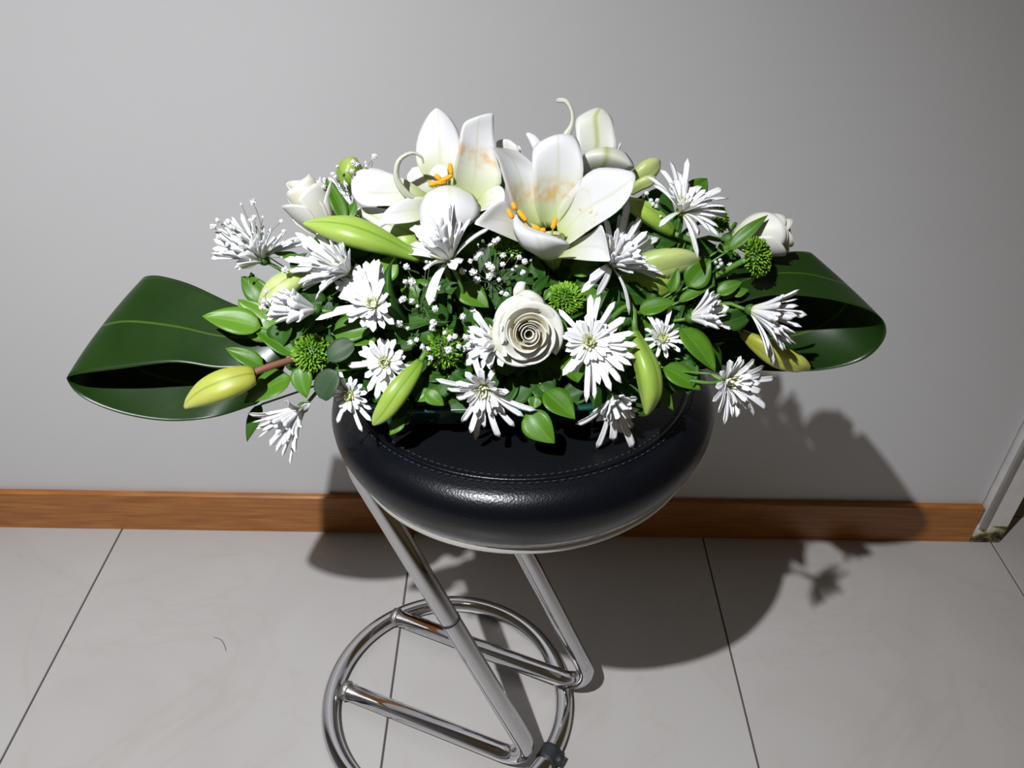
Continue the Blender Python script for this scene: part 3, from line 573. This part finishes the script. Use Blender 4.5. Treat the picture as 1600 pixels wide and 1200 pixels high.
# ------------------------------------------------------------ roses
def rose(cx, cy, F, t, R, label, n=24, H=1.2, flare=.28, guard=(), tight=.9, zdrop=.5, seed=3, cat='rose', minr=.06, calm=1):
    C = P(cx, cy, t); Fw, e1, e2 = basis(D(F)); rg = random.Random(seed)
    base = C-Fw*R*H
    root = thing('rose', base, label, cat, 'white roses in the bouquet')
    for i in range(n):
        q = (i+1)/n; qw = (3*(i//3)+3+.35*(i%3-1))/n if n > 18 else q; ri = R*(minr+(1-minr)*qw**tight); a0 = i*2.094+(i//3)*1.1+rg.uniform(-.2, .2); A = math.radians(95-32*q)*(1.0 if q > .25 else 1.5)
        h = R*H*(.93+.10*math.sin(min(1, q*1.6)*math.pi))-R*zdrop*max(0, q-.45)**1.3*1.2
        h *= 1+calm*rg.uniform(-.04, .04); ox, oy = calm*rg.uniform(-.05, .05)*R*q, calm*rg.uniform(-.05, .05)*R*q; pk = calm*rg.uniform(-.25, .25); tl = calm*rg.uniform(-.10, .10)
        fl = flare*max(0, q-.22)*1.4*rg.uniform(.7, 1.3); rows = []
        nb, na = 11, 14
        for b in range(nb+1):
            s = b/nb; rr = []
            for a in range(na+1):
                x = -1+2*a/na; ang = a0+A*x
                edge = 1-(.30*abs(x-pk)**2.2)*min(1, .35+q)+tl*x*.5
                hh = h*s*edge
                prof_ = (.12+.88*math.sin(min(1, s*1.15)*math.pi/2)**.8)
                r = ri*prof_*(1-(.17 if n > 18 else .10)*x*(.3+q)) + R*fl*max(0, s-.55)**1.5*2.6*(1-.5*x*x) + calm*R*.02*math.sin(4*x+i*1.7)*s*q
                hh -= R*fl*max(0, s-.74)**1.4*3.0
                rr.append(base+Fw*hh+e1*ox+e2*oy+r*(math.cos(ang)*e1+math.sin(ang)*e2))
            rows.append(rr)
        part('petal', grid(rows, .0006), M_ROSE if q < .55 else M_ROSEO, root)
    gs = []
    for k in range(5):
        a = 2*math.pi*k/5+.4; d = math.cos(a)*e1+math.sin(a)*e2
        gs.append(strip(base+d*.004, base+d*R*.55-Fw*R*.05, base+d*R*.95+Fw*R*(.35 if k % 2 else -.2), .0042, -Fw, n=8, cup=.2))
    cx_ = part('calyx', lathe([(.0028, -.010), (.006, -.008), (.0075, -.003), (.008, .001), (.0004, .002)], base, Fw, 16), M_CALYX, root)
    for g in gs: part('sepal', g, M_LEAF, cx_)
    for rws in guard: part('guard_petal', sheet(rws, 12, 8), M_ROSEO, root)
    stem_to_hub(root, base-Fw*.008, -Fw, r=.0026)
    return root
rose(827, 523, (.10, -.12, 1), .782, .0275, 'open cream-white rose facing front in the middle of the bouquet', n=24, H=1.35, flare=.34, tight=1.12, zdrop=1.0,
     guard=[[((780,560,.815),(800,572,.812),(822,570,.815)), ((770,530,.805),(774,540,.800),(796,560,.802)), ((773,500,.804),(780,498,.796),(794,520,.800)), ((786,478,.806),(798,470,.798),(814,486,.800)), ((800,466,.808),(818,462,.800),(836,470,.800))],
            [((800,500,.82),(825,500,.82),(850,505,.82)), ((798,478,.81),(825,470,.80),(852,484,.806)), ((806,462,.812),(828,456,.800),(852,474,.804)), ((812,456,.82),(828,454,.812),(846,464,.812))],
            [((806,478,.825),(814,478,.825),(822,475,.825)), ((802,456,.822),(812,454,.82),(820,452,.822)), ((808,442,.824),(815,440,.822),(822,442,.824))]])
rose(468, 282, (-.42, .80, .30), .862, .0275, 'closed white rose at upper left, tilted up against the wall', n=14, H=2.4, flare=.16, tight=.8, zdrop=.5, seed=5, minr=.2)
rose(1236, 366, (.93, .05, .2), .862, .0235, 'closed white rose at far right lying sideways, green sepals behind it', n=14, H=2.6, flare=.02, tight=.7, zdrop=.2, seed=8, minr=.25, calm=.35)

# ------------------------------------------------------------ green button chrysanthemums
def button(cx, cy, F, t, R, label, n=230, flat=.75, stem=None):
    C = P(cx, cy, t); Fw, e1, e2 = basis(D(F)); rg = random.Random(int(cx))
    root = thing('green_button_chrysanthemum', C-Fw*R*.3, label, 'button chrysanthemum', 'green button chrysanthemums')
    gs = [lathe([(.0004, R*flat*.62), (R*.4, R*flat*.55), (R*.68, R*flat*.3), (R*.75, 0), (R*.5, -R*.28), (.002, -R*.36)], C, Fw, 18)]
    for k in range(n):
        z = 1-1.25*(k+.5)/n; a = 2.39996*k; s = math.sqrt(max(0, 1-z*z)); d0 = math.cos(a)*e1+math.sin(a)*e2
        d = unit(Fw*z*flat+d0*s); L = R*rg.uniform(.30, .44)*(1 if z < .8 else .7)
        b = C+(Fw*z*flat+d0*s)*R*.60; side = unit(np.cross(d, [rg.uniform(-1, 1) for _ in range(3)]))
        gs.append(strip(b, b+d*L*.6, b+d*L+side*L*.30, R*.06, -d0+Fw*.2, n=4, cup=.8))
    part('florets', join(gs), M_GREENM, root, kind='stuff')
    part('calyx', lathe([(.002, -R*.45), (R*.3, -R*.40), (R*.52, -R*.22), (R*.2, -R*.15)], C, Fw, 14), M_CALYX, root)
    if stem:
        pts = [P(*q) for q in stem]; part('stem', tube(cat_rom([C-Fw*R*.4]+pts, 8), .0032, 9), M_STEM, root)
    else: stem_to_hub(root, C-Fw*R*.42, -Fw, r=.0022)
button(487, 552, (-.1, .1, 1), .828, .0205, 'green button chrysanthemum at far left, where the reddish bud stem ends')
button(692, 545, (0, .05, 1), .838, .0225, 'green button chrysanthemum left of the open rose, sprinkled with gypsophila')
button(884, 466, (.1, .6, .8), .838, .0205, 'green button chrysanthemum just above and right of the open rose', flat=.5)
button(795, 385, (0, .5, .9), .862, .0170, 'green button chrysanthemum shaded directly under the front lily')
button(1180, 402, (.75, .12, .6), .835, .0215, 'green button chrysanthemum at far right in front of the sideways rose', stem=[(1148,415,.85),(1118,432,.865),(1090,445,.875)])
button(1120, 342, (.7, .2, .6), .872, .0165, 'green button chrysanthemum behind the petals of the topmost right chrysanthemum')

# ------------------------------------------------------------ broad folded leaves
def broad(label, rows, root_pts):
    o = thing('broad_leaf', P(*rows[0][1]), label, 'leaf', 'folded broad leaves at the ends of the bouquet')
    part('blade', sheet(rows, 60, 22, .0006), M_CORDY, o)
    part('petiole', tube(cat_rom([P(*rows[0][1])]+[P(*q) for q in root_pts], 8), .0035, 9), M_STEM, o)
broad('broad dark green leaf at the left end, folded back under itself', [
 ((470,512,.862),(462,530,.855),(452,556,.858)),
 ((420,494,.872),(410,528,.858),(410,572,.850)),
 ((365,475,.880),(345,525,.862),(345,576,.845)),
 ((300,445,.890),(275,510,.866),(272,566,.842)),
 ((255,432,.897),(205,502,.874),(178,577,.845)),
 ((231,431,.903),(166,507,.883),(113,586,.850)),
 ((222,437,.916),(157,515,.895),(106,596,.862)),
 ((230,450,.925),(165,545,.902),(130,622,.868)),
 ((268,478,.932),(218,578,.900),(188,646,.872)),
 ((325,505,.930),(288,598,.898),(262,658,.876)),
 ((390,535,.920),(362,606,.895),(335,652,.880)),
 ((450,560,.925),(430,600,.915),(400,632,.902))], [(500,545,.86),(540,560,.87)])
broad('broad dark green leaf at the right end, looped back under itself', [
 ((1080,470,.868),(1085,485,.862),(1090,500,.858)),
 ((1130,428,.878),(1135,450,.866),(1140,480,.856)),
 ((1185,402,.886),(1195,430,.870),(1205,462,.853)),
 ((1232,394,.892),(1256,428,.874),(1285,466,.852)),
 ((1260,394,.898),(1312,442,.879),(1350,482,.852)),
 ((1270,399,.908),(1330,453,.890),(1380,502,.858)),
 ((1266,412,.925),(1325,472,.908),(1381,530,.874)),
 ((1245,430,.938),(1298,500,.922),(1352,560,.888)),
 ((1210,445,.945),(1255,520,.930),(1298,576,.898)),
 ((1165,455,.945),(1200,530,.930),(1235,580,.905)),
 ((1110,470,.935),(1135,530,.922),(1165,576,.908)),
 ((1060,490,.92),(1070,530,.91),(1080,560,.90))], [(1050,490,.87),(1010,500,.875)])

# ------------------------------------------------------------ leaf sprigs
def leaf_geo(b, tip, w, up, fold=.30, droop=.05, n=10, round_=False, wav=0, seed=0):
    b, tip = np.asarray(b), np.asarray(tip); L = np.linalg.norm(tip-b); d0 = unit(tip-b); s = unit(np.cross(d0, up)); nn = np.cross(s, d0); rows = []
    for i in range(n+1):
        t = i/n; p = b+(tip-b)*t+nn*L*droop*(4*t*(1-t))
        if round_: ww = w*math.sqrt(max(0, 1-(2*t-1)**2))
        else: ww = w*(math.sin(math.pi*t**.72)**.85 if 0 < t < 1 else 0)*(1-.12*t)
        ww = max(ww, w*.015); r = []
        for j in range(7):
            x = -1+j/3; r.append(p+s*ww*x+nn*(fold*ww*abs(x)**1.3-.05*ww*abs(x)**3+wav*w*math.sin(5*t+x*2+seed)))
        rows.append(r)
    return grid(rows, .0003)
def sprig(label, leaves, m=M_LEAF, group=None, off=.0, kind='leaf_sprig'):
    """leaves: (base x, y, tip x, y, half width px, depth base, depth tip[, tilt right, tilt up[, material]])"""
    b0 = P(leaves[0][0], leaves[0][1], leaves[0][5]); root = thing(kind, b0, label, 'leaf sprig', group)
    for k, l in enumerate(leaves):
        bx, by, tx, ty, w, tb, tt = l[:7]; tr, tu = (l[7], l[8]) if len(l) > 8 else (0, .3); mm = l[9] if len(l) > 9 else m
        g = leaf_geo(P(bx, by, tb), P(tx, ty, tt), w/FOC*tb, D((tr, tu, 1)), round_=(mm is M_EUCA), seed=k, wav=.05)
        part('leaf', g, mm, root)
        h = hub_near(P(bx, by, tb)); a = P(bx, by, tb)
        part('stem', tube(cat_rom([a, a*.6+h*.4+FW*.01, h], 6), .0011, 6), M_STEM, root)
sprig('two pale lime leaves over the inner end of the left broad leaf', [(408,512,316,494,25,.842,.838,-.2,.5),(432,530,372,468,30,.852,.85,0,.2)], M_LEAFY)
sprig('small toothed green leaf below the far left chrysanthemum', [(418,470,377,432,20,.856,.86,-.3,.3),(400,455,392,425,10,.86,.86)])
sprig('two narrow green leaves above the reddish bud stem', [(462,556,394,512,17,.84,.845,-.3,.9),(412,572,352,544,15,.842,.838,0,.4)])
sprig('heart-shaped glossy leaf under the reddish bud stem', [(455,590,381,631,30,.836,.835,-.1,.8),(468,572,479,622,18,.828,.826)])
sprig('grey-green round eucalyptus leaves beside the left button bloom', [(512,562,554,536,19,.815,.816,.3,.6,M_EUCA),(528,580,500,622,23,.815,.824,-.4,.1,M_EUCA),(516,470,511,500,7,.83,.832,0,0,M_EUCA)], M_EUCA)
sprig('dark pointed leaf hanging at the far left below the leaves', [(408,632,386,690,12,.85,.852,-.3,-.2,M_LEAFD)])
sprig('bright triangular leaf tip lying on the tray rim left of the large drooping chrysanthemum', [(664,612,694,634,14,.828,.826),(676,612,648,627,12,.83,.828)])
sprig('small leaf tip just right of the slanting green bud tip', [(630,655,609,680,11,.835,.832),(640,650,618,662,12,.84,.838,0,.3,M_LEAFD)])
sprig('pair of bright pointed leaves hanging over the seat under the rose', [(822,646,867,693,25,.83,.822,-.3,.3),(850,612,899,656,24,.826,.82,.3,.4),(838,620,832,640,12,.83,.828),(845,600,862,625,20,.84,.838,0,.2,M_LEAFD)])
sprig('horizontal bright leaf above the small right chrysanthemum', [(998,488,1056,472,17,.835,.832,0,.6)])
sprig('bright forked leaf left above the open rose', [(715,448,764,481,23,.836,.83,.1,.4),(735,440,690,455,22,.85,.85,0,.3,M_LEAFD)])
sprig('small leaves tucked between the rose and the shaggy chrysanthemum', [(865,505,890,516,10,.825,.823),(868,535,888,545,9,.83,.828)])
sprig('toothed green leaf right of the long upright bud', [(1036,574,1095,610,22,.835,.832,.2,.5),(1020,600,1052,642,13,.835,.832,.3,.2)])
sprig('large glossy leaf drooping over the right low chrysanthemum', [(1062,513,1118,582,25,.825,.818,.5,.3),(1110,584,1142,600,3,.81,.80,0,0,M_STEM)])
sprig('pair of upright leaves between the pale bud and the right button bloom', [(1075,448,1110,404,22,.845,.842,.2,.3),(1048,458,1060,418,10,.842,.84),(1098,455,1112,425,14,.85,.85,0,0,M_LEAFD)])
sprig('small green leaves above the narrow half-closed chrysanthemum', [(1120,460,1160,440,13,.848,.846,0,.5),(1145,462,1170,452,8,.85,.85),(1060,472,1118,446,11,.848,.845,0,.9)])
sprig('green leaf poking up behind the topmost right chrysanthemum', [(1075,312,1105,279,19,.868,.872,.1,.2)])
sprig('shaded leaf between the two sideways chrysanthemums on the right', [(1130,505,1178,487,19,.842,.838,.2,-.2,M_LEAFD),(1125,490,1146,472,12,.845,.845,0,.4)])
sprig('narrow upright leaf right of the closed upper left rose', [(540,348,508,277,13,.853,.86,.4,.1),(545,342,556,315,10,.856,.86,0,0,M_LEAF),(538,338,525,320,7,.86,.86)])
sprig('pale green oval leaf beside the dark curved blade', [(596,440,618,398,20,.835,.838,0,0,M_LEAFY)])
sprig('leaf under the far left chrysanthemum', [(470,408,428,396,11,.85,.852,0,.9),(455,420,480,395,10,.855,.855,0,.5,M_LEAFD)])
sprig('broad leaves below the yellow-green-eyed chrysanthemum', [(520,520,590,512,24,.84,.838,0,.3),(590,532,520,540,14,.838,.84,0,.8,M_LEAF),(640,540,600,520,18,.85,.85,0,.3,M_LEAFD)])
sprig('mid green leaves behind the central gypsophila', [(660,470,625,445,20,.852,.852,0,.3),(690,470,640,495,18,.858,.855,0,.3),(700,440,665,425,18,.862,.86,0,.3,M_LEAFD),(640,430,632,460,16,.86,.86,0,.2)])
sprig('thin grey-green leaf rising behind the open rose', [(832,456,858,430,9,.83,.84,.3,.2,M_LEAFD),(860,452,850,470,7,.835,.835,0,0)])
sprig('sepal-like leaves at the neck of the sideways right rose', [(1138,392,1200,336,12,.845,.838,0,.5),(1122,392,1142,382,9,.85,.848)])
sprig('small dark leaf beside the chrysanthemum over the tray rim', [(600,600,640,590,12,.85,.85,0,.3,M_LEAFD)])
sprig('small leaf tip below the toothed leaf right of the long bud', [(1030,560,1022,575,8,.84,.84)])
# one dark curved blade
bl = thing('curved_grass_leaf', P(632, 512, .83), 'dark green curved grass-like blade beside the yellow-green-eyed chrysanthemum', 'leaf')
part('blade', sheet([((628,512,.835),(634,510,.832),(640,508,.835)), ((604,484,.812),(612,480,.806),(622,474,.812)), ((598,455,.806),(606,452,.800),(613,448,.806)), ((600,430,.806),(606,428,.801),(611,426,.806)), ((608,414,.810),(611,412,.808),(613,411,.810)), ((618,402,.815),(618,402,.815),(619,401,.815))], 16, 6), M_LEAFD, bl)

# dense filler foliage between the flowers
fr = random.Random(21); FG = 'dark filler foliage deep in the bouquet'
def inside(x, y):
    if not (440 < x < 1130): return False
    topy = 330-60*math.cos((x-800)/400*math.pi/2) if abs(x-800) < 330 else 400
    boty = 612+30*math.cos((x-800)/340*math.pi/2)
    return topy+25 < y < boty
ANCH = [(412,390,'farthest left chrysanthemum'),(510,395,'fanning left chrysanthemum'),(581,470,'yellow-green-eyed chrysanthemum'),(450,480,'cup-shaped half-closed chrysanthemum'),(602,567,'chrysanthemum above the slanting bud'),
 (757,615,'chrysanthemum over the seat front'),(928,540,'big shaggy chrysanthemum'),(957,650,'chrysanthemum facing down'),(1034,530,'small right chrysanthemum'),(1105,485,'narrow half-closed chrysanthemum'),
 (1150,605,'rightmost low chrysanthemum'),(1075,310,'topmost right chrysanthemum'),(990,400,'chrysanthemum under the front lily'),(700,365,'upright fan-like chrysanthemum'),(860,320,'front lily'),(690,290,'left lily'),
 (827,520,'open rose'),(470,305,'closed left rose'),(1210,365,'sideways right rose'),(487,552,'leftmost button bloom'),(692,545,'gypsophila-sprinkled button bloom'),(884,466,'button bloom above the rose'),(795,385,'button bloom under the lily'),
 (1180,402,'rightmost button bloom'),(570,370,'long lime bud'),(620,615,'slanting green bud'),(1005,585,'long upright bud'),(1045,408,'pale bud right of the middle'),(1105,425,'upright leaf pair')]
used_l = set()
def where(x, y):
    for ax_, ay_, nm in sorted(ANCH, key=lambda a: math.hypot(a[0]-x, a[1]-y)):
        dx, dy = x-ax_, y-ay_
        rel = 'deep behind' if math.hypot(dx, dy) < 22 else (('left of' if dx < 0 else 'right of') if abs(dx) > abs(dy) else ('above' if dy < 0 else 'below'))
        l = 'dark green leaf sprig set deep, '+(rel.replace('deep ', ''))+' the '+nm
        if l not in used_l: used_l.add(l); return l
cells = []
for gx in range(450, 1150, 62):
    for gy in range(280, 650, 58):
        x = gx+fr.uniform(-16, 16); y = gy+fr.uniform(-14, 14)
        if inside(x, y): cells.append((x, y))
for (x, y) in cells:
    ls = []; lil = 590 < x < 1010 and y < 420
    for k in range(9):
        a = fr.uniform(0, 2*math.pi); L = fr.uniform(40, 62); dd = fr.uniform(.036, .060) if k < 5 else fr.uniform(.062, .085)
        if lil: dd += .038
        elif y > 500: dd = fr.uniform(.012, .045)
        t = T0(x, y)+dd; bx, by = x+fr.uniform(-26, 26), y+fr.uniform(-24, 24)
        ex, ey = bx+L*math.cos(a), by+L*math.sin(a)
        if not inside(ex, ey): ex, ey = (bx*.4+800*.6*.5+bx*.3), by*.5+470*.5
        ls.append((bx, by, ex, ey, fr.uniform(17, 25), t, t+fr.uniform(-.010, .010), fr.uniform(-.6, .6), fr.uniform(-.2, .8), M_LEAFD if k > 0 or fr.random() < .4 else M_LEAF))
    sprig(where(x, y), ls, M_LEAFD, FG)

# ------------------------------------------------------------ gypsophila
def blossom_geo(seed):
    rg = random.Random(seed); gs = []
    for k in range(20):
        z = 1-2*(k+.5)/20; a = 2.4*k; s = math.sqrt(1-z*z); d = np.array([s*math.cos(a), s*math.sin(a), z]); sd = unit(np.cross(d, [rg.uniform(-1, 1), rg.uniform(-1, 1), rg.uniform(-1, 1)])); e = np.cross(d, sd)
        r = rg.uniform(.85, 1.15)
        V = [d*.25, d*.8*r+sd*.36, d*1.05*r+e*.16, d*.8*r-sd*.36, d*.7*r+e*.3]
        gs.append((np.array(V), [[0, 1, 2], [0, 2, 3], [0, 1, 4], [0, 4, 3], [1, 2, 4], [2, 3, 4]]))
    ic = lathe([(.02, .72), (.4, .6), (.7, .2), (.7, -.2), (.4, -.6), (.02, -.72)], np.zeros(3), (0, 0, 1), 8)
    return join([(g[0], g[1]) for g in gs]+[ic])
BM = []
for s_ in range(4):
    o = link('blossom', blossom_geo(s_)[:2], M_GYP, None, False); BM.append(o.data); bpy.data.objects.remove(o)
def gyps(label, node, t, bl, dt=0.0):
    n0 = P(node[0], node[1], t+.03); root = thing('gypsophila_sprig', n0, label, 'gypsophila', 'gypsophila sprigs')
    rg = random.Random(len(bl)); fork = [P(node[0]+(rg.uniform(-12, 12)), node[1]+rg.uniform(-12, 12), t+.012) for _ in range(max(2, len(bl)//4))]
    for f_ in fork: part('stem', tube(cat_rom([n0, (n0+f_)/2+UP*.002, f_], 5), .0005, 5), M_GSTEM, root)
    tw = []
    for (x, y, r) in bl:
        tt = t+rg.uniform(-.008, .006); c = P(x, y, tt); o = bpy.data.objects.new('blossom', BM[rg.randrange(4)]); COL.objects.link(o); o.parent = root
        o.location = c-n0; o.scale = [r*.93/FOC*tt]*3; o.rotation_euler = [rg.uniform(0, 6) for _ in range(3)]
        f_ = min(fork, key=lambda q: np.linalg.norm(q-c)); m_ = (c+f_)/2+RT*rg.uniform(-.004, .004)+UP*rg.uniform(-.004, .004)
        tw.append(tube(cat_rom([f_, m_, c], 6), .00035, 4))
    part('twigs', join(tw), M_GSTEM, root, kind='stuff')
    stem_to_hub(root, n0, FW, M_GSTEM, .0007)
gyps('gypsophila sprig in front of the chrysanthemum farthest up on the left', (412,398), .832, [(396,316,6),(377,319,2.5),(340,344,4),(334,354,6),(356,347,6),(349,352,4),(397,340,5),(391,344,4),(411,339,2.5),(341,372,4),(355,382,4),(375,370,4),(377,382,5),(362,365,4),(440,346,4),(444,361,4),(391,406,2),(440,402,2),(375,420,3),(445,422,6),(366,356,3.5)])
gyps('gypsophila sprig standing up between the closed rose and the left lily', (545,310), .858, [(527,260,3),(520,272,4),(524,276,3.5),(552,254,5),(557,257,5),(550,267,4),(542,267,3),(571,254,2.5),(585,245,5),(583,250,3),(507,280,3),(530,285,4),(506,292,4),(572,259,3),(541,288,3)])
gyps('gypsophila sprig in the middle, scattered left of the open rose', (660,495), .818, [(635,417,6),(633,440,5),(644,441,7),(666,409,3),(672,410,3),(631,467,6),(626,470,5),(644,470,5),(652,478,3),(688,450,5),(674,469,5),(680,482,6),(623,506,7),(637,513,3.5),(677,504,7),(675,512,6),(723,495,6),(651,531,4.5),(641,535,5)])
gyps('gypsophila sprig lying over the middle green button bloom', (690,560), .808, [(660,542,5),(669,545,5),(695,520,4),(703,528,6),(711,525,5),(728,527,6),(701,546,7),(717,541,5),(673,559,5)])
gyps('fullest gypsophila cluster, under the front lily', (770,445), .822, [(735,408,4.5),(749,397,7),(744,402,6),(754,392,6),(773,377,6),(766,384,5),(778,374,5),(755,377,3),(747,382,2),(764,415,7),(769,419,6),(722,424,6.5),(740,425,7),(745,437,7),(765,432,7),(771,429,5),(786,399,5.5),(785,413,5),(800,399,2.5),(811,402,5),(820,409,6),(801,421,3),(807,416,2.5),(817,426,5.5),(780,437,4),(784,457,4),(791,460,5)])
gyps('few gypsophila blossoms touching the cup-shaped half-closed chrysanthemum', (425,485), .808, [(417,455,4),(412,470,5),(410,480,6),(430,460,4),(412,501,3),(435,480,3)])
gyps('shaded gypsophila cluster left of the topmost right chrysanthemum', (1022,345), .850, [(1010,302,4),(1005,307,3),(1017,313,4),(1014,318,4),(1020,319,4),(1018,325,4),(1025,322,4),(1022,328,3),(1021,332,3),(1032,338,2.5),(1027,313,4)])
gyps('few gypsophila blossoms by the stem of the right button bloom', (1130,425), .848, [(1118,409,3),(1125,406,3),(1127,412,4),(1122,417,3),(1141,414,5)])
